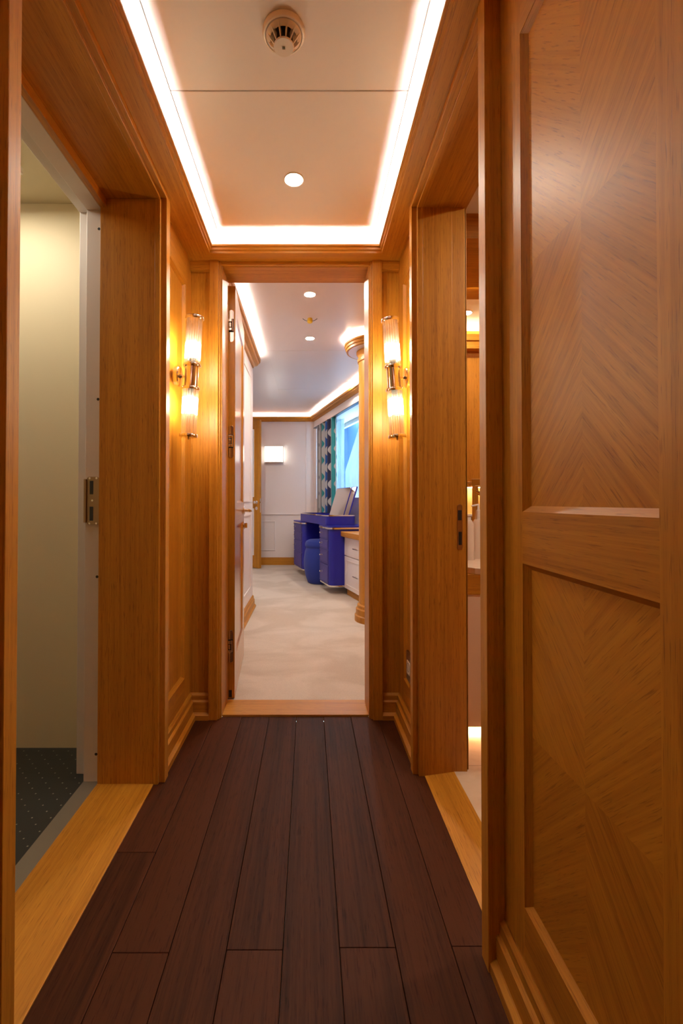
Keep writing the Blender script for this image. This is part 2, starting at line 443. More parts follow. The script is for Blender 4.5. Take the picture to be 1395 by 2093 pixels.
# left doorway lining
jl = MB().box(-.711, XL, 1.54, 1.556, 0, 1.985).build('trim_10', W['z'], bevel=.001); st(jl, 'broad oak jamb board of the left doorway', 'door jamb')
o = MB().box(-.711, XL, .777, 1.54, 1.985, 2.0).build('trim_11', W['y'], bevel=.001); st(o, 'oak head lining of the left doorway', 'door jamb')
MB().box(-.711, -.690, .777, 1.54, 1.955, 1.985).build('stop', W['y'], o, bevel=.001)
o = MB().box(-.711, XL, .775, .777, 0, 1.985).build('trim_12', W['z']); st(o, 'near oak jamb board of the left doorway', 'door jamb')
# white steel frame of the utility room
m = MB(); m.box(-.765, -.7115, 1.555, 1.62, 0, 2.0); m.box(-.812, -.765, 1.60, 1.64, 0, 2.0)
m.box(-.765, -.7115, .70, 1.555, 1.955, 2.0); m.box(-.812, -.765, .70, 1.60, 1.975, 2.0); m.box(-.765, -.7115, .70, .765, 0, 1.955)
fr = m.build('door_frame', METW, bevel=.002); tag(fr, 'white steel door frame beside the oak jamb in the left doorway', 'door frame', kind='structure'); fr.name = 'trim_13'
for z in (1.89, 1.302, .695, .094):
    MB().cyl((-.722, 1.5552, z), (-.722, 1.5545, z), .0048).build('screw_hole', BLACK, fr)
sp_ = MB().prism(rrect(-.757, -.7155, .872, 1.036, .008), 'y', 1.5515, 1.555).build('strike_plate', BRASSY, fr, bevel=.0008)
MB().box(-.765, -.757, 1.545, 1.556, .880, 1.028).build('lip', BRASSY, sp_, bevel=.001)
for z0, z1 in ((.976, 1.022), (.886, .934)): MB().box(-.747, -.735, 1.5508, 1.553, z0, z1).build('slot', IRON, sp_)
for x, z in ((-.747, 1.031), (-.724, 1.031), (-.738, .955), (-.747, .877), (-.724, .877)): MB().cyl((x, 1.5502, z), (x, 1.553, z), .0035).build('screw', CHROME, sp_)

# thresholds
o = MB().box(-.711, -.5215, .777, 1.54, -.02, .0035).build('trim_14', W['y'], bevel=.0008); st(o, 'light oak threshold strip of the left doorway', 'threshold')
o = MB().box(-.7645, -.711, .70, 1.555, -.02, .0025).build('trim_15', STEELM, bevel=.0008); st(o, 'grey metal sill beside the light oak threshold', 'threshold')
o = MB().prism([(.4005,-.02),(.5025,-.02),(.5025,.0165),(.4005,.0025)], 'y', .977, 1.602).build('trim_16', W['y']); st(o, 'light oak threshold strip of the right doorway', 'threshold')
o = MB().box(-.384, .264, 2.027, 2.18, -.02, .008).build('trim_17', W['x'], bevel=.001); st(o, 'oak threshold of the bedroom doorway', 'threshold')

# right doorway lining
jr = MB().box(XR, .5025, 1.586, 1.602, 0, 1.995).build('trim_18', W['z'], bevel=.001); st(jr, 'oak jamb board with a strike plate in the right doorway', 'door jamb')
m = MB(); m.box(.5025, .549, 1.590, 1.602, 0.01, 1.995); m.box(.549, .558, 1.602, 1.635, .01, 1.995)
m.build('stop', W['z'], jr, bevel=.001)
pl_ = MB().prism(rrect(.5175, .5355, .783, .942, .0088), 'y', 1.5885, 1.5902).build('strike_plate', BRASSY, jr, bevel=.0005)
MB().box(.5195, .5325, 1.5880, 1.589, .886, .921).build('slot', BLACK, pl_); MB().box(.5215, .5325, 1.5880, 1.589, .800, .846).build('slot', BLACK, pl_)
for z in (.933, .868, .790): MB().cyl((.5265, 1.588, z), (.5265, 1.589, z), .003).build('screw', BRASSY, pl_)
o = MB().box(XR, .555, .977, 1.602, 1.985, 1.998).build('trim_19', W['y']); st(o, 'oak head lining of the right doorway', 'door jamb')
o = MB().box(XR, .555, .975, .979, 0, 1.985).build('trim_20', W['z']); st(o, 'near oak jamb board of the right doorway', 'door jamb')

# skirting
SK = [(0,0),(.031,0),(.031,.020),(.019,.030),(.019,.074),(.011,.081),(.011,.100),(.003,.108),(0,.108)]
def skirt_y(m, x, s, y0, y1): m.prism([(x + s*a, b) for a, b in SK], 'y', y0, y1)
def skirt_x(m, y, s, x0, x1): m.prism([(y + s*a, b) for a, b in SK], 'x', x0, x1)
m = MB(); skirt_y(m, XL, 1, 1.590, YE); b1 = m.build('baseboard_left', W['y']); st(b1, 'stepped oak skirting under the left wall light', 'baseboard')
m = MB(); skirt_x(m, YE, -1, XL, -.437); m.build('return', W['x'], b1)
m = MB(); skirt_y(m, XR, -1, 1.632, YE); b2 = m.build('baseboard_right', W['y']); st(b2, 'stepped oak skirting under the right wall light', 'baseboard')
m = MB(); skirt_x(m, YE, -1, .321, XR); m.build('return', W['x'], b2)
m = MB(); skirt_y(m, XR-.004, -1, YB, .929); st(m.build('baseboard_near', W['y']), 'stepped oak skirting under the starburst panel at lower right', 'baseboard')
m = MB(); skirt_y(m, XL, 1, YB, .732); st(m.build('baseboard_near_left', W['y']), 'stepped oak skirting on the near left wall', 'baseboard')

# cornice ring with hidden led strip
RX0, RX1, RY0, RY1 = -.425, .312, -.85, 1.936
PROF = [(.084,ZS),(0,ZS),(0,2.025),(-.007,2.028),(-.007,2.037),(-.014,2.040),(-.014,2.047),(-.002,2.047),(-.002,2.031),(.084,2.031)]
def ring_side(side, prof):
    """one mitred side of a rectangular cornice; offsets grow outward"""
    rings = []
    if side in 'lr':
        for yy, sy in ((RY0, -1), (RY1, 1)):
            rings.append([((RX0 - o) if side == 'l' else (RX1 + o), yy + sy*o, z) for o, z in prof])
    else:
        for xx, sx in ((RX0, -1), (RX1, 1)):
            rings.append([(xx + sx*o, (RY1 + o) if side == 'e' else (RY0 - o), z) for o, z in prof])
    return MB().loft(rings)
cor = ring_side('l', PROF).build('trim_21', W['y']); st(cor, 'oak cornice along the left side of the corridor ceiling', 'cornice')
cr_ = ring_side('r', PROF).build('trim_22', W['y']); st(cr_, 'oak cornice along the right side of the corridor ceiling', 'cornice')
ce_ = ring_side('e', PROF).build('trim_23', W['x']); st(ce_, 'oak cornice over the bedroom doorway', 'cornice')
cb_ = ring_side('b', PROF).build('trim_24', W['x']); st(cb_, 'oak cornice behind the viewpoint', 'cornice')
LP = [(.003,2.0345),(.015,2.0345),(.015,2.0375),(.003,2.0375)]
for side, par in (('l', cor), ('r', cr_), ('e', ce_), ('b', cb_)): ring_side(side, LP).build('led_strip', LED, par)
MB().box(XL-.01, RX0-.084, YB, YE, ZS, 2.031).build('fillet', W['y'], cor)
MB().box(RX1+.084, XR+.012, YB, YE, ZS, 2.031).build('fillet', W['y'], cr_)
m = MB(); m.box(XL, -.437, 1.996, YE, 1.976, ZS)
MB_l = m.build('trim_25', W['x'], bevel=.001); st(MB_l, 'oak frieze strip at the left of the bedroom door casing', 'cornice')
o = MB().box(.321, XR, 1.996, YE, 1.976, ZS).build('trim_26', W['x'], bevel=.001); st(o, 'oak frieze strip at the right of the bedroom door casing', 'cornice')

# corridor ceiling
ce = MB().box(-.72, .56, YB, YE+.02, CZ, CZ+.03).build('ceiling', CEIL); st(ce, 'satin white corridor ceiling with bright cove edges', 'ceiling')
MB().box(-.384, .275, -.80, 1.2470, CZ-.0045, CZ).build('ceiling_panel', CEIL, ce, bevel=.0015)
MB().box(-.384, .275, 1.2502, 1.947, CZ-.0045, CZ).build('ceiling_panel', CEIL, ce, bevel=.0015)

m = MB(); q = (-.3855, .2765, -.8015, 1.9485); zb0, zb1 = CZ-.006, CZ
m.box(q[0], q[0]+.0015, q[2], q[3], zb0, zb1); m.box(q[1]-.0015, q[1], q[2], q[3], zb0, zb1); m.box(q[0]+.0015, q[1]-.0015, q[3]-.0015, q[3], zb0, zb1); m.box(q[0]+.0015, q[1]-.0015, q[2], q[2]+.0015, zb0, zb1)
m.build('shadow_gap_bead', plain('shadow_gap_grey', (.30,.24,.20), .4), ce)  # thin grey strip paints the shadow gap round the ceiling panels
# downlights
def downlight(x, y, z, r, label, group=None, lens=None):
    t = empty('downlight', (x, y, z)); tag(t, label, 'light', group)
    MB().lathe([(r*1.02,0),(r*1.16,0),(r*1.18,-.0025),(r*1.10,-.0045),(r*1.02,-.0035)], (0,0,0), 40).build('trim_ring', PLAST, t, smooth=True, local=True)
    MB().lathe([(r*1.02,0),(r*1.02,-.0022),(r*.5,-.003),(.0005,-.003)], (0,0,0), 40).build('lens', lens or LENS, t, local=True)
    return t
zc = CZ-.0045
downlight(-.053, 1.593, zc, .030, 'bright round downlight in the corridor ceiling')

# smoke detector
t = empty('smoke_detector', (-.061, 1.090, zc)); tag(t, 'white round smoke detector with dark vents on the corridor ceiling', 'smoke detector')
MB().lathe([(.051,0),(.0515,-.006),(.049,-.011),(.0455,-.012),(.0445,-.007),(.012,-.006),(.012,0)], seg=48).build('base_ring', PLAST, t, smooth=True, local=True)
MB().lathe([(.043,-.005),(.0425,-.012),(.037,-.0175),(.0325,-.0195),(.0325,-.014),(.036,-.010)], seg=48).build('shroud', PLAST, t, smooth=True, local=True)
MB().lathe([(.022,-.005),(.0222,-.034),(.001,-.034)], seg=32).build('sensing_chamber', BLACK, t, local=True)
for k in range(12):
    a = 2*PI*k/12 + PI/12*1
    ca, sa = math.cos(a), math.sin(a)
    m = MB()
    def rp(r, w, z): return (r*ca - w*sa, r*sa + w*ca, z)
    w = .0014
    m.loft([[rp(.043,-w,-.010), rp(.043,w,-.010), rp(.040,w,-.005), rp(.040,-w,-.005)], [rp(.033,-w,-.026), rp(.033,w,-.026), rp(.030,w,-.010), rp(.030,-w,-.010)], [rp(.0235,-w,-.0365), rp(.0235,w,-.0365), rp(.0225,w,-.020), rp(.0225,-w,-.020)]])
    m.build('rib', PLAST, t, local=True)
MB().lathe([(.001,-.034),(.0235,-.034),(.0245,-.0365),(.0235,-.039),(.001,-.0395)], seg=40).build('cap', PLAST, t, smooth=True, local=True)
MB().box(-.0035, .0035, -.003, .003, -.0403, -.039).build('status_window', plain('olive_lens', (.12,.09,.03), .2), t, local=True)

# wall sconces
def sconce(x, y, z, rz, tilt, label):
    t = empty('wall_sconce', (x, y, z), (0, tilt, rz)); tag(t, label, 'wall light', 'twin glass-rod wall lights beside the bedroom doorway')
    MB().lathe([(.001,.0),(.039,0),(.040,.004),(.040,.014),(.036,.018),(.001,.019)], axis='x', seg=40).build('wall_plate', CHROME, t, smooth=True, local=True)
    MB().cyl((.017,0,0),(.038,0,0),.0055).cyl((.017,0,0),(.022,0,0),.009).build('arm', CHROME, t, smooth=True, local=True)
    ax = .062
    MB().lathe([(.001,-.052),(.033,-.052),(.0345,-.050),(.0345,-.042),(.033,-.040),(.0265,-.040),(.0265,.040),(.033,.040),(.0345,.042),(.0345,.050),(.033,.052),(.001,.052)], (ax,0,0), 40).build('body', CHROME, t, smooth=True, local=True)
    for s in (1, -1):
        MB().lathe([(.001,s*.226),(.0345,s*.226),(.036,s*.229),(.036,s*.236),(.0345,s*.239),(.001,s*.240)], (ax,0,0), 40).ball((ax,0,s*.243), .0045).build('end_cap', CHROME, t, smooth=True, local=True)
        m = MB()
        for k in range(18):
            a = 2*PI*k/18
            m.cyl((ax+.0270*math.cos(a), .0270*math.sin(a), s*.050), (ax+.0270*math.cos(a), .0270*math.sin(a), s*.228), .0042, 8)
        m.build('glass_rods', GLASS, t, smooth=True, local=True)
        MB().lathe([(.001,s*.05),(.012,s*.05),(.012,s*.076),(.001,s*.076)], (ax,0,0), 20).build('lamp_holder', IRON, t, smooth=True, local=True)
        MB().lathe([(.001,s*.076),(.013,s*.078),(.0175,s*.090),(.0175,s*.128),(.012,s*.140),(.001,s*.143)], (ax,0,0), 20).build('bulb', BULB, t, smooth=True, local=True)
        MB().cyl((ax+.020,-.012,s*.05),(ax+.020,-.012,s*.226),.0014,8).build('tie_rod', CHROME, t, local=True)
    return t
sconce(XL, 1.79, 1.446, 0, math.radians(2.9), 'left chrome wall light with two lit glass-rod tubes')
sconce(XR, 1.81, 1.446, PI, math.radians(3.4), 'right chrome wall light with two lit glass-rod tubes')

# socket on the right wall
t = empty('power_socket', (XR, 1.80, .298)); tag(t, 'small framed power socket low on the right oak wall', 'socket')
MB().prism(rrect(-.042, .042, -.057, .057, .006), 'x', -.008, 0).build('frame', BRASSY, t, bevel=.001, local=True)
MB().prism(rrect(-.026, .026, -.028, .024, .008), 'x', -.010, -.007).build('socket_insert', PLAST, t, bevel=.001, local=True)
MB().lathe([(.016,-.0105),(.0175,-.0105),(.0175,-.009),(.016,-.009)], axis='x', seg=24).build('recess_ring', IRON, t, local=True)

# ------------------------------------------------------------------ utility room on the left
o = MB().box(-2.2, -.765, .2, 1.77, -.03, .0).build('floor_utility', RUBBER); o.name = 'floor_utility'; st(o, 'dark studded rubber floor in the left doorway', 'floor')
m = MB(); m.box(-2.2, -.70, 1.77, 1.82, -.02, 2.2); m.box(-2.25, -2.2, .15, 1.82, -.02, 2.2); m.box(-2.2, -.70, .15, .2, -.02, 2.2); m.box(-.79, -.766, .2, .70, 0, 2.2); m.box(-.80, -.712, 1.62, 1.77, 0, 2.2); m.box(-.80, -.712, .2, 1.62, 2.0, 2.2)
st(m.build('wall_utility', CREAM), 'pale cream wall seen through the left doorway', 'wall')
st(MB().box(-2.2, -.71, .2, 1.77, 2.12, 2.2).build('ceiling_utility', plain('cream_ceiling', (.62, .54, .38), .5)), 'cream ceiling seen through the left doorway', 'ceiling')
t = empty('ceiling_lamp', (-1.16, 1.42, 2.12)); tag(t, 'square ceiling lamp of the utility room', 'light')
MB().box(-.16, .16, -.16, .16, -.025, 0).build('housing', PLAST, t, bevel=.002, local=True)
MB().box(-.15, .15, -.15, .15, -.028, -.024).build('lens', ROOML, t, local=True)

# ------------------------------------------------------------------ bathroom on the right
o = MB().box(.5025, 1.55, .2, 3.05, -.02, .015).build('floor_bathroom', MARBLE); st(o, 'beige stone tile floor in the right doorway', 'floor')
m = MB(); m.box(.56, 1.55, 3.05, 3.10, 0, 2.2); m.box(1.5, 1.55, .15, 3.1, 0, 2.2); m.box(.5, 1.55, .15, .2, 0, 2.2); m.box(.50, .56, 2.165, 3.30, 0, 2.35); m.box(.56, 1.5, 3.24, 3.30, 0, 2.35); m.box(.555, .57, YB, .30, 0, 2.2)
st(m.build('wall_bathroom', W['z']), 'oak panelled wall seen through the right doorway', 'wall')
m = MB(); m.box(.545, 1.55, .2, 3.1, 2.10, 2.2)
st(m.build('ceiling_bathroom', CEIL), 'white bathroom ceiling seen through the right doorway', 'ceiling')
m = MB(); m.box(.57, 1.5, 1.80, 1.98, 2.00, 2.1); m.box(.57, 1.5, 1.98, 2.30, 2.04, 2.1); m.box(.57, 1.5, 2.30, 2.48, 2.06, 2.1)
o = m.build('trim_27', W['x']); st(o, 'dropped oak beam in the bathroom', 'trim')
m = MB(); m.box(.57, 1.5, 2.98, 3.05, 1.96, 2.045); m.box(.57, 1.5, 2.965, 2.98, 2.01, 2.05)
o = m.build('trim_28', W['x']); st(o, 'oak cornice on the bathroom far wall', 'cornice')
MB().box(.58, 1.5, 2.99, 3.01, 2.046, 2.052).build('led_strip', BATHL, o)
MB().box(.58, 1.5, 2.30, 2.32, 2.052, 2.060).build('led_strip', BATHL, o)
downlight(.955, 2.75, 2.10, .03, 'small downlight in the bathroom ceiling')
downlight(1.0, 1.2, 2.10, .03, 'added unseen downlight brightening the bathroom entrance', None, LENSB)  # added out of view, strong lens lifts the bathroom brightness
t = empty('washbasin_cabinet', (.98, 2.05, .015)); tag(t, 'pale washbasin cabinet with rounded underside in the bathroom', 'cabinet')
prof = [(1.725,.60),(1.73,.16),(1.76,.085),(1.84,.055),(2.35,.05),(2.35,.60)]
MB().prism([(x0, z) for x0, z in prof], 'x', .585, 1.40).build('body', plain('pale_oak_front', (.76,.58,.42), .35), t, smooth=True)
MB().prism(rrect(.60, 1.42, 1.70, 2.36, (.10,.02,0,0)), 'z', .675, .70).build('countertop', STONE, t, bevel=.003)
MB().box(.60, 1.40, 1.722, 2.35, .60, .675).build('apron', W['x'], t)
MB().box(.60, 1.38, 1.90, 1.93, .042, .049).build('under_light', BATHL, t)
MB().box(.60, 1.40, 2.20, 2.35, .016, .05).build('plinth', W['x'], t)
def pump(x, y, z, h, r, label, withpump):
    t = empty('soap_bottle', (x, y, z)); tag(t, label, 'bottle', 'bottles by the washbasin')
    MB().lathe([(.001,0),(r,0),(r,.004),(r*.93,.012),(r*.93,h*.9),(r*.55,h),(.001,h)], seg=28).build('bottle_body', BOTTLE, t, smooth=True, local=True)
    if withpump:
        MB().lathe([(.001,h),(.009,h),(.009,h+.04),(.005,h+.045),(.004,h+.07),(.001,h+.07)], seg=16).cyl((0,0,h+.066),(-.03,0,h+.060),.004).build('pump', PLAST, t, smooth=True, local=True)
    else:
        MB().lathe([(.001,h),(.012,h),(.012,h+.012),(.001,h+.012)], seg=16).build('cap', PLAST, t, smooth=True, local=True)
    return t
pump(.755, 2.03, .70, .172, .030, 'pump soap bottle on the bathroom counter', True)
pump(.692, 1.98, .70, .172, .026, 'pinkish round-shouldered bottle on the bathroom counter', False)
t = empty('wall_tap', (.84, 2.30, .70)); tag(t, 'chrome tap with a slim lever above the bathroom bottles', 'tap')
MB().lathe([(.001,0),(.024,0),(.024,.006),(.016,.012),(.015,.33),(.001,.335)], seg=20).build('column', CHROME, t, smooth=True, local=True)
MB().box(-.03, .03, -.03, .012, .33, .365).cyl((0,-.02,.30),(0,-.12,.28),.010).build('spout', CHROME, t, bevel=.002, local=True)
MB().cyl((-.02,-.02,.352),(-.10,-.06,.338),.004).build('lever', CHROME, t, smooth=True, local=True)
t = empty('lit_niche', (.98, 3.05, .82)); tag(t, 'small warmly lit wall niche behind the bathroom bottles', 'niche')
MB().box(-.17, .16, -.012, 0, .05, .22).build('back_panel', plain('honey_back', (.80,.52,.20), .4), t, local=True)
MB().box(-.17, .16, -.05, 0, .035, .05).build('shelf', WHITE, t, local=True)
MB().box(-.17, .16, -.06, -.045, .222, .227).build('lamp_strip', BATHL, t, local=True)
MB().box(-.18, .17, -.065, 0, .227, .24).build('hood', W['x'], t, local=True)

# ------------------------------------------------------------------ bedroom
BZ = 2.27
o = MB().box(-1.3, 1.45, 2.165, 6.9, -.03, .006).build('floor_bedroom', CARPET); st(o, 'cream carpet of the bedroom', 'floor')
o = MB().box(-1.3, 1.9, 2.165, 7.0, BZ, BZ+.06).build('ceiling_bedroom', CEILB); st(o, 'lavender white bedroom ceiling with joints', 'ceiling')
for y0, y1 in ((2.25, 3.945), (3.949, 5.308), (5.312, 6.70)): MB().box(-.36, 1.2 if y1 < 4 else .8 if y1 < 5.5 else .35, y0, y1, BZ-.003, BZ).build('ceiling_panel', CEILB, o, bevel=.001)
# left wall beside the open door
m = MB(); m.box(-.60, -.51, 2.165, 4.13, 0, 2.35)
wb = m.build('wall_bedroom_left', WALLB, bevel=.004); st(wb, 'white bedroom wall behind the open oak door', 'wall')
m = MB()
for (y0, y1, z0, z1) in ((2.9, 3.95, .95, 2.05), (2.9, 3.95, .2, .85)):
    m.box(-.512, -.504, y0, y1, z0, z0+.015); m.box(-.512, -.504, y0, y1, z1-.015, z1); m.box(-.512, -.504, y0, y0+.015, z0+.015, z1-.015); m.box(-.512, -.504, y1-.015, y1, z0+.015, z1-.015)
m.build('panel_moulding', WALLB, wb)
m = MB(); skirt_y(m, -.51, 1, 2.85, 4.13); st(m.build('baseboard_bedroom_left', W['y']), 'stepped oak skirting of the bedroom left wall', 'baseboard')
m = MB(); m.box(-1.30, -1.25, 4.0, 7.0, 0, 2.35); m.box(-1.30, -.60, 3.95, 4.0, 0, 2.35)
st(m.build('wall_bedroom_side', WALLB), 'bedroom side wall hidden behind the left wall', 'wall')
# far wall
m = MB(); m.box(-1.30, .30, 6.85, 6.92, 0, 2.35)
wf = m.build('wall_bedroom_far', WALLB); st(wf, 'pale lavender panelled far wall of the bedroom', 'wall')
m = MB()
m.box(-1.2, .02, 6.834, 6.85, .758, .780); m.box(-.050, -.040, 6.838, 6.85, .778, 2.165)
for x0, x1, z0, z1 in ((-.95, -.505, .221, .665),):
    m.box(x0, x1, 6.840, 6.85, z0, z0+.014); m.box(x0, x1, 6.840, 6.85, z1-.014, z1); m.box(x0, x0+.014, 6.840, 6.85, z0+.014, z1-.014); m.box(x1-.014, x1, 6.840, 6.85, z0+.014, z1-.014)
m.build('panel_moulding', WALLB, wf, bevel=.003)
MB().box(-.040, .10, 6.838, 6.85, .778, 2.165).build('pilaster', WALLB, wf, bevel=.004)
m = MB(); m.box(-1.2, -.10, 6.825, 6.85, 0, .105); m.box(-1.2, -.10, 6.832, 6.85, .105, .118)
st(m.build('baseboard_bedroom_far', W['x'], bevel=.003), 'plain oak skirting along the bedroom far wall', 'baseboard')

# crown mouldings of the bedroom
CP = [(0,2.160),(.014,2.160),(.022,2.175),(.05,2.185),(.055,2.200),(.066,2.205),(.070,2.226),(.060,2.226),(.055,2.215),(0,2.205)]
o = MB().prism([(6.85 - a, z) for a, z in CP], 'x', -1.25, .16).build('trim_29', W['x']); st(o, 'oak crown moulding on the bedroom far wall', 'cornice')
MB().box(-1.2, .10, 6.80, 6.815, 2.214, 2.218).build('led_strip', LEDB, o)
# left crown with rounded end
m = MB()
path = [(-.51, 2.2), (-.51, 4.08)]
pts = [((-.51), 2.17, (1,0)), ((-.51), 4.06, (1,0))]
for k in range(1, 7):
    a = .5*PI*k/6; pts.append((-.51, 4.06, (math.cos(a), math.sin(a))))
pts += [(-.60, 4.06, (0,1))]
rings = []
for (px, py, d) in pts:
    kx = 1. ; ext = .07
    rings.append([(px + d[0]*(a*1.12), py + d[1]*(a*1.12 + .0) + (.07 if False else 0) + d[1]*.03, z) for a, z in CP])
m.loft(rings); o = m.build('trim_30', W['y'], smooth=True); st(o, 'oak crown moulding with a rounded end above the open door', 'cornice')
MB().box(-.475, -.462, 2.25, 4.08, 2.214, 2.218).build('led_strip', LEDB, o)

# the right hull side: everything in a turned local frame (x = into the hull, y = along it)
P0 = Vector((.215, 4.62, 0)); TH = math.radians(14.5)
ROT = (0, 0, TH)
def hull(name): return empty(name, P0, ROT)
m = MB()
W0, W1, WZ0, WZ1 = -.3, 2.05, 1.0, 2.04
m.box(.42, .47, -1.40, W0, 0, 2.35); m.box(.42, .47, W1, 2.45, 0, 2.35); m.box(.42, .47, W0, W1, 0, WZ0); m.box(.42, .47, W0, W1, WZ1, 2.35)
hw = hull('wall_bedroom_right'); st(hw, 'white bedroom hull wall around the window', 'wall')
m.build('wall_face', WALLB, hw, local=True)
m = MB(); m.box(.47, .78, W0-.03, W1+.03, WZ0-.03, WZ0); m.box(.47, .78, W0-.03, W1+.03, WZ1, WZ1+.03); m.box(.47, .78, W0-.03, W0, WZ0, WZ1); m.box(.47, .78, W1, W1+.03, WZ0, WZ1)
m.build('window_reveal', WHITE, hw, local=True)
cw = hull('trim_31'); st(cw, 'oak crown moulding above the bedroom window', 'cornice')
MB().prism([(.42 - a, z) for a, z in CP], 'y', -1.3, 2.235).build('moulding', W['y'], cw, local=True)
MB().box(.372, .386, -1.2, 2.10, 2.214, 2.218).build('led_strip', LEDB, cw, local=True)
wn = hull('window_1'); st(wn, 'bright bedroom window facing the sea light', 'window')
m = MB(); m.box(.70, .75, W0, W1, WZ0, WZ0+.05); m.box(.70, .75, W0, W1, WZ1-.05, WZ1); m.box(.70, .75, W0, W0+.05, WZ0+.05, WZ1-.05); m.box(.70, .75, W1-.05, W1, WZ0+.05, WZ1-.05)
m.build('window_frame', WHITE, wn, bevel=.004, local=True)
MB().box(.722, .728, W0+.05, W1-.05, WZ0+.05, WZ1-.05).build('window_pane', PANE, wn, local=True)
ext = hull('sky_screen'); tag(ext, 'added dark blue screen hiding the sky outside the bedroom window', 'sky screen')  # added screen, blocks the sky so the gap looks shaded blue
MB().prism([(2.1,-2.0),(2.16,-2.0),(2.16,5.5),(.85,5.5),(.85,5.44),(2.1,5.44)], 'z', -.6, 2.7).build('screen_panel', EXTB, ext, local=True)
MB().prism([(2.05,-2.0),(2.22,-2.0),(2.22,5.55),(.80,5.55),(.80,5.39),(2.05,5.39)], 'z', 2.7, 2.76).build('screen_top', EXTB, ext, local=True)

# sheer and patterned curtains
def folds(y0, y1, zt, zb, x, amp, n, steps, edge=None):
    """hanging cloth: ripple in x; edge(z) can move the y1 side"""
    bm = bmesh.new(); uvl = bm.loops.layers.uv.new('UVMap')
    cols = []; zs = [zb + (zt-zb)*k/24 for k in range(25)]
    for i in range(steps+1):
        f = i/steps; col = []
        for z in zs:
            e = y1 if edge is None else edge(z)
            y = y0 + (e-y0)*f
            col.append(bm.verts.new((x + amp*math.sin(2*PI*n*f) + amp*.3*math.sin(2*PI*n*.37*f+1), y, z)))
        cols.append(col)
    for i in range(steps):
        for k in range(24):
            fc = bm.faces.new((cols[i][k], cols[i+1][k], cols[i+1][k+1], cols[i][k+1]))
            for lp, (ii, kk) in zip(fc.loops, ((i,k),(i+1,k),(i+1,k+1),(i,k+1))): lp[uvl].uv = (ii/steps, zs[kk])
    return bm
def cloth(name, bm, mat, parent, uscale=1., th=.0025):
    uvl = bm.loops.layers.uv.active
    for f in bm.faces:
        f.smooth = True
        for lp in f.loops: lp[uvl].uv.x *= uscale
    me = bpy.data.meshes.new(name); bm.to_mesh(me); bm.free(); me.materials.append(mat)
    ob = bpy.data.objects.new(name, me); C.objects.link(ob); ob.parent = parent
    if th:
        sm = ob.modifiers.new('cloth', 'SOLIDIFY'); sm.thickness = th; sm.offset = 0
    return ob
t = hull('patterned_curtain'); tag(t, 'teal, navy and grey wave-striped curtain gathered left of the window', 'curtain')
cloth('curtain_cloth', folds(1.04, 1.86, 2.032, .715, .388, .024, 6, 112), CURT, t, 5.2)
MB().box(.372, .419, -.25, 2.04, 2.030, 2.0385).build('curtain_rail', IRON, t, local=True)
t = hull('sheer_curtain'); tag(t, 'pale blue sheer curtain hanging beside the striped curtain', 'curtain', 'sheer curtains at the window')
cloth('curtain_cloth', folds(1.60, 1.14, 2.035, 1.005, .56, .018, 6, 96, edge=lambda z: 1.19 - .02*math.sin(z*3)), SHEER, t, th=0)
t = hull('sheer_curtain'); tag(t, 'bright sheer curtain drawn back to a slanting edge right of the blue gap', 'curtain', 'sheer curtains at the window')
cloth('curtain_cloth', folds(-.28, 1.1, 1.90, 1.005, .60, .012, 13, 156, edge=lambda z: .73 + (1.25-.73)*min(1., max(0., (1.86-z)/.5))), SHEER, t, th=0)

# built-in white drawers near the column
def cabinet(name_label, y0, y1, x0, zt, handle_y, far=False):
    t = hull('drawer_cabinet'); tag(t, name_label, 'cabinet', 'white built-in drawers under the window')
    MB().box(x0+.018, .419, y0, y1, .075, zt-.05).build('carcass', WALLB, t, local=True)
    MB().box(x0+.03, .419, y0, y1, .006, .075).build('plinth', W['y'], t, local=True)
    MB().prism(rrect(x0-.04, .419, y0, y1, .004), 'z', zt-.05, zt).build('countertop', W['y'], t, bevel=.004, local=True)
    zz = [(.41, zt-.055), (.078, .402)]
    for z0, z1 in zz:
        d = MB().box(x0, x0+.018, y0+.004, y1-.004, z0, z1).build('drawer', WALLB, t, bevel=.002, local=True)
        m = MB(); m.box(x0-.004, x0, y0+.05, y1-.05, z0+.035, z0+.043); m.box(x0-.004, x0, y0+.05, y1-.05, z1-.043, z1-.035); m.box(x0-.004, x0, y0+.05, y0+.058, z0+.043, z1-.043); m.box(x0-.004, x0, y1-.058, y1-.05, z0+.043, z1-.043)
        if z1-z0 > .25: m.build('moulding', WALLB, d, local=True)
        else: m.bm.free()
        zc_ = (z0+z1)/2
        MB().cyl((x0-.028, handle_y-.07, zc_), (x0-.028, handle_y+.07, zc_), .006).cyl((x0-.028, handle_y-.055, zc_), (x0+.001, handle_y-.055, zc_), .005).cyl((x0-.028, handle_y+.055, zc_), (x0+.001, handle_y+.055, zc_), .005).build('handle', CHROME, d, smooth=True, local=True)
    return t
cabinet('white drawer unit with oak top between the column and the blue dressing table', -.66, -.004, .15, .65, -.40)
cabinet('white drawer unit with oak top at the far end beyond the blue dressing table', 1.656, 2.06, .12, .68, 1.85)

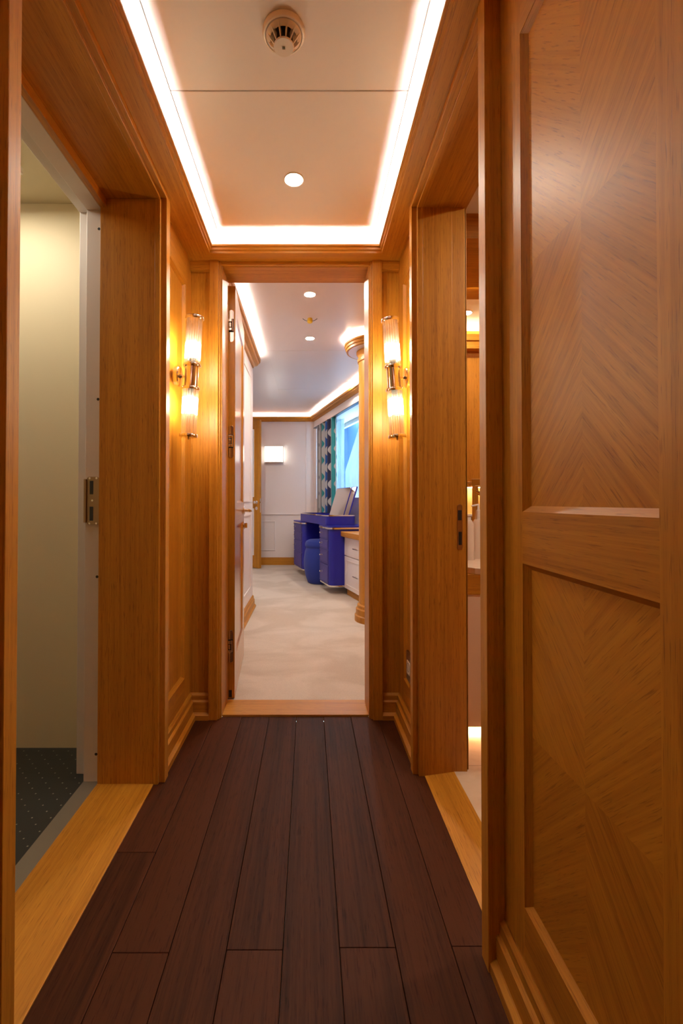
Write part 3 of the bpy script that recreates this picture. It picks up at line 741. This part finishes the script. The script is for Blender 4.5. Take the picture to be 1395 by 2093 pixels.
# dressing table
t = hull('dressing_table'); tag(t, 'blue leather dressing table with two drawer pedestals and a raised tray', 'dressing table')
def pedestal(y0, y1):
    ped = MB().prism(rrect(0, .418, y0, y1, (.055,0,0,.012)), 'z', .10, .672).build('pedestal', BLUE, t, smooth=True, local=True)
    MB().prism(rrect(-.003, .418, y0-.003, y1+.003, (.057,0,0,.014)), 'z', .085, .10).build('base_trim', CHROME, ped, smooth=True, local=True)
    fr_ = (.19, .19, .27, .35); z = .668
    for h in fr_:
        hh = h*.565; z0 = z - hh + .006
        d = MB().box(-.008, .001, y0+.06, y1-.006, z0, z-.002).build('drawer', BLUED, t, bevel=.0015, local=True)
        m = MB(); a0, a1, b0, b1 = y0+.075, y1-.02, z0+.014, z-.016
        for q in ((a0,a1,b0,b0+.004),(a0,a1,b1-.004,b1),(a0,a0+.004,b0+.004,b1-.004),(a1-.004,a1,b0+.004,b1-.004)): m.box(-.0105, -.0078, *q)
        m.build('beading', BLUED, d, local=True)
        km = MB(); yc = y1-.10; zc_ = (z0+z)/2 + .008
        km.cyl((-.008, yc, zc_), (-.022, yc, zc_), .004, 10).ball((-.028, yc, zc_), .0095).cyl((-.008,yc,zc_),(-.0095,yc,zc_),.010)
        km.build('knob', CHROME, d, smooth=True, local=True)
        z -= hh
    top = MB().prism(rrect(-.012, .419, y0-.012, y1+.004, (.062,0,0,.012)), 'z', .688, .703).build('top', BLUE, t, smooth=True, local=True)
    MB().prism(rrect(-.014, .419, y0-.014, y1+.005, (.064,0,0,.013)), 'z', .672, .688).build('top_trim', CHROME, top, smooth=True, local=True)
pedestal(0, .37); pedestal(1.15, 1.65)
MB().box(.38, .418, .37, 1.15, .12, .70).build('kneehole_back', BLUE, t, local=True)
# tray: walls round an open well
T0, T1, TX0, TX1 = .13, 1.33, .0, .33
outer = rrect(TX0, TX1, T0, T1, .05); inner = rrect(TX0+.014, TX1-.014, T0+.014, T1-.014, .038)
m = MB()
m.loft([[(x,y,.705) for x,y in outer], [(x,y,.806) for x,y in outer], [(x,y,.806) for x,y in inner], [(x,y,.735) for x,y in inner]])
tray = m.build('tray', BLUE, t, smooth=True, local=True)
m = MB(); o2 = rrect(TX0-.003, TX1+.003, T0-.003, T1+.003, .052)
rings = [[(x,y,.800) for x,y in o2], [(x,y,.812) for x,y in o2], [(x,y,.812) for x,y in inner], [(x,y,.800) for x,y in inner], [(x,y,.800) for x,y in o2]]
m.loft(rings, caps=False); m.build('rim', CHROME, tray, smooth=True, local=True)
def lid(y0, y1, xb, xt, zb, zt, name):
    d = Vector((xt-xb, 0, zt-zb)).normalized(); nrm = Vector((-d.z, 0, d.x))
    def P(y, f, o): return tuple(Vector((xb, y, zb)) + d*f*math.hypot(xt-xb, zt-zb) + nrm*o)
    m = MB(); m.loft([[P(y0,0,-.012), P(y1,0,-.012), P(y1,0,0), P(y0,0,0)], [P(y0,1,-.012), P(y1,1,-.012), P(y1,1,0), P(y0,1,0)]])
    p = m.build(name, BLUE, t, bevel=.001, local=True)
    m = MB(); m.loft([[P(y0+.008,.02,0), P(y1-.008,.02,0), P(y1-.008,.02,.002), P(y0+.008,.02,.002)], [P(y0+.008,.98,0), P(y1-.008,.98,0), P(y1-.008,.98,.002), P(y0+.008,.98,.002)]])
    m.build('mirror_glass', MIRROR, p, local=True)
lid(.31, .83, .245, .345, .79, 1.115, 'mirror_lid'); lid(.15, .29, .245, .345, .79, 1.115, 'mirror_lid')

# stool
st_l = Matrix.Rotation(TH, 3, 'Z') @ Vector((.105, .72, 0)) + P0
t = empty('stool', (st_l.x, st_l.y, .006)); tag(t, 'round blue velvet barrel stool tucked at the dressing table', 'stool')
MB().lathe([(.001,0),(.135,0),(.152,.012),(.178,.09),(.196,.2),(.197,.27),(.185,.36),(.168,.415),(.001,.415)], seg=40).build('barrel', VELVET, t, smooth=True, local=True)
MB().lathe([(.001,.413),(.168,.413),(.180,.428),(.181,.455),(.170,.485),(.14,.503),(.06,.508),(.001,.508)], seg=40).build('cushion', VELVET, t, smooth=True, local=True)

# column
t = empty('column', (.548, 3.65, .006)); st(t, 'round oak column with a lit ring capital inside the bedroom', 'column')
MB().lathe([(.001,0),(.182,0),(.182,.045),(.172,.052),(.172,.095),(.162,.105),(.160,.125),(.150,.135),(.001,.135)], seg=56).build('base', W['z'], t, smooth=True, local=True)
MB().lathe([(.001,.13),(.147,.13),(.147,2.10),(.001,2.10)], seg=56).build('shaft', W['z'], t, smooth=True, local=True)
MB().lathe([(.147,2.06),(.156,2.066),(.156,2.09),(.150,2.095),(.150,2.112),(.165,2.135),(.165,2.155),(.147,2.155)], seg=56).build('collar', W['x'], t, smooth=True, local=True)
MB().lathe([(.14,2.15),(.232,2.15),(.245,2.152),(.245,2.168),(.254,2.172),(.254,2.19),(.262,2.194),(.262,2.208),(.25,2.208),(.25,2.18),(.14,2.178)], seg=64).build('capital', W['x'], t, smooth=True, local=True)
MB().lathe([(.14,2.1485),(.23,2.1485),(.23,2.151),(.14,2.151)], seg=64).build('soffit_disc', CEILB, t, local=True)
MB().lathe([(.230,2.185),(.243,2.185),(.243,2.190),(.230,2.190)], seg=64).build('led_strip', LEDB, t, local=True)
MB().lathe([(.14,2.17),(.16,2.17),(.16,2.264),(.14,2.264)], seg=40).build('neck', CEILB, t, local=True)

# ceiling fixtures of the bedroom
downlight(.006, 2.868, BZ-.003, .032, 'bedroom downlight nearer the doorway', 'bedroom downlights', LENSB)
downlight(.008, 3.643, BZ-.003, .032, 'bedroom downlight farther from the doorway', 'bedroom downlights', LENSB)
t = empty('fire_sprinkler', (.007, 3.25, BZ-.003)); tag(t, 'yellow-capped fire sprinkler on the bedroom ceiling', 'sprinkler')
MB().lathe([(.001,0),(.016,0),(.019,-.008),(.019,-.026),(.014,-.032),(.001,-.033)], seg=24).build('cap', YELLOW, t, smooth=True, local=True)
for s in (-1, 1):
    m = MB(); prev = None
    for k in range(7):
        f = k/6; p = (s*(.016+.036*f), 0, -.018+.017*f*f)
        if prev: m.cyl(prev, p, .0018, 8)
        prev = p
    m.build('wire', IRON, t, smooth=True, local=True)

downlight(-.75, 5.2, BZ-.003, .032, 'added unseen downlight behind the left wall end, brightening the bedroom', None, LENSB); downlight(.45, 5.0, BZ-.003, .032, 'added downlight above the dressing table, brightening the bedroom', None, LENSB)  # both lamps added to brighten the bedroom
# wall lamp
t = empty('wall_lamp', (-.526, 6.85, 1.542)); tag(t, 'glowing square wall lamp on the bedroom far wall', 'wall light')
MB().box(-.131, .131, -.085, -.012, .006, .236).build('shade', LAMPB, t, bevel=.004, local=True)
m = MB(); m.box(-.133, .133, -.088, 0, 0, .006); m.box(-.133, .133, -.012, 0, .006, .242); m.box(-.133, .133, -.088, -.012, .236, .242)
m.build('bracket', CHROME, t, local=True)

# ------------------------------------------------------------------ bedroom door leaf (open)
t = empty('door_1', (-.3556, 2.19, 0), (0, 0, math.radians(4.0))); st(t, 'open oak bedroom door seen edge-on with three chrome hinges', 'door')
LW, LH, TK = .60, 1.995, .038
# leaf = core plus raised frame on both faces
m = MB(); m.box(-TK+.008, -.008, .0, LW, .012, LH)
leaf = m.build('leaf', LACQ['z'], t, local=True)
m = MB()
for x0, x1 in ((-TK, -TK+.008), (-.008, 0)):
    m.box(x0, x1, 0, .095, .012, LH); m.box(x0, x1, LW-.095, LW, .012, LH)
m.build('stile', LACQ['z'], leaf, local=True)
m = MB()
for x0, x1 in ((-TK, -TK+.008), (-.008, 0)):
    for z0, z1 in ((.012, .20), (.835, .945), (1.88, LH)): m.box(x0, x1, .095, LW-.095, z0, z1)
m.build('rail', LACQ['y'], leaf, local=True)
m = MB()
for z0, z1 in ((.20, .835), (.945, 1.88)):
    for y0, y1, s in ((.095, .107, 1), (LW-.095, LW-.107, -1)):
        m.loft([[(0,y0,z0),(-.008,y0,z0),(-.008,y1,z0)], [(0,y0,z1),(-.008,y0,z1),(-.008,y1,z1)]])
    for a, b in ((z0, z0+.012), (z1, z1-.012)):
        m.loft([[(0,.095,a),(-.008,.095,a),(-.008,.095,b)], [(0,LW-.095,a),(-.008,LW-.095,a),(-.008,LW-.095,b)]])
m.build('panel_moulding', LACQ['z'], leaf, local=True)
MB().box(-.027, -.013, -.0006, .002, .016, .050).build('drop_seal', BLACK, t, local=True)
for zc_ in (1.80, 1.24, .258):
    h = MB().prism(rrect(-.031, -.007, zc_-.078, zc_+.078, .0118, 8), 'y', -.0022, .001).build('hinge', CHROME, t, bevel=.0006, local=True)
    MB().box(-.0305, -.0075, -.0030, -.0015, zc_-.030, zc_+.034).build('recess', BLACK, h, local=True)
    m = MB()
    for z0, z1 in ((.016, .030), (-.026, -.013)): m.box(-.036, -.016, -.016, -.002, zc_+z0, zc_+z1)
    m.box(-.029, -.019, -.014, -.002, zc_-.010, zc_+.013)
    m.cyl((-.013, -.006, zc_-.026), (-.013, -.006, zc_+.030), .003)
    m.build('link_arm', CHROME, h, bevel=.0015, local=True)
hd = MB().lathe([(.001,0),(.026,0),(.026,.006),(.022,.009),(.010,.010),(.010,.045),(.001,.046)], (0,.535,.900), 24, 'x').build('handle', CHROME, t, smooth=True, local=True)
MB().cyl((.044,.540,.900),(.046,.435,.900),.0095).ball((.046,.435,.900),.0095).build('lever', CHROME, hd, smooth=True, local=True)
lk = MB().lathe([(.001,0),(.024,0),(.024,.006),(.020,.009),(.001,.010)], (0,.535,.810), 24, 'x').build('lock', CHROME, t, smooth=True, local=True)
MB().box(.009, .024, .532, .538, .795, .825).build('thumb_turn', CHROME, lk, bevel=.001, local=True)

# far door with mirror panes
t = empty('door_2', (-1.235, 6.80, 0), (0, 0, math.radians(-34.4))); st(t, 'oak door with two mirror panes standing open at the far end', 'door')
DW = .648
leaf = MB().box(0, DW, .012, .040, .014, 2.115).build('leaf', W['z'], t, local=True)
m = MB(); m.box(0, .10, 0, .012, .014, 2.115); m.box(DW-.10, DW, 0, .012, .014, 2.115); m.build('stile', W['z'], leaf, local=True)
m = MB()
for z0, z1 in ((.014, .19), (.86, 1.02), (1.99, 2.115)): m.box(.10, DW-.10, 0, .012, z0, z1)
m.build('rail', W['x'], leaf, local=True)
for z0, z1 in ((.19, .86), (1.02, 1.99)):
    MB().box(.112, DW-.112, .006, .012, z0+.012, z1-.012).build('mirror_pane', MIRROR, leaf, local=True)
    m = MB(); m.box(.10, .112, -.002, .012, z0, z1); m.box(DW-.112, DW-.10, -.002, .012, z0, z1); m.box(.112, DW-.112, -.002, .012, z0, z0+.012); m.box(.112, DW-.112, -.002, .012, z1-.012, z1)
    m.build('glazing_bead', WHITE, leaf, bevel=.002, local=True)
MB().lathe([(.001,0),(.024,0),(.024,-.006),(.012,-.01),(.012,-.03),(.020,-.034),(.020,-.05),(.001,-.055)], (DW-.05,0,.945), 24, 'y').build('knob', CHROME, t, smooth=True, local=True)
MB().lathe([(.001,0),(.024,0),(.024,-.006),(.010,-.009),(.001,-.010)], (DW-.05,0,.86), 24, 'y').build('lock', CHROME, t, smooth=True, local=True)
MB().box(DW, DW+.002, .010, .030, .80, 1.0).build('latch_plate', CHROME, t, local=True)
MB().box(DW+.002, DW+.016, .014, .026, .935, .955).build('latch', CHROME, t, local=True)

# ------------------------------------------------------------------ sky, camera, colour
w = bpy.data.worlds.new('sky'); S.world = w; w.use_nodes = True
bg = w.node_tree.nodes['Background']; bg.inputs[0].default_value = (.52, .80, 1., 1); bg.inputs[1].default_value = 15.

cam = bpy.data.cameras.new('camera'); co = bpy.data.objects.new('camera', cam); C.objects.link(co)
pitch = math.radians(.7)
cam.sensor_fit = 'HORIZONTAL'; cam.sensor_width = 24; cam.lens = 16
co.location = (0, 0, .95); co.rotation_euler = (PI/2 + pitch, 0, 0)
cam.shift_x = (697.5 - 631)/1395
cam.shift_y = -(1046.5 + 930*math.tan(pitch) - 1026)/1395
cam.clip_start = .01
S.camera = co
v = S.view_settings; v.view_transform = 'Standard'; v.look = 'None'; v.exposure = .84; v.gamma = 1; v.use_curve_mapping = False
S.cycles.use_denoising = True
S.cycles.max_bounces = 10; S.cycles.diffuse_bounces = 6; S.cycles.transparent_max_bounces = 24
S.cycles.sample_clamp_indirect = 6.
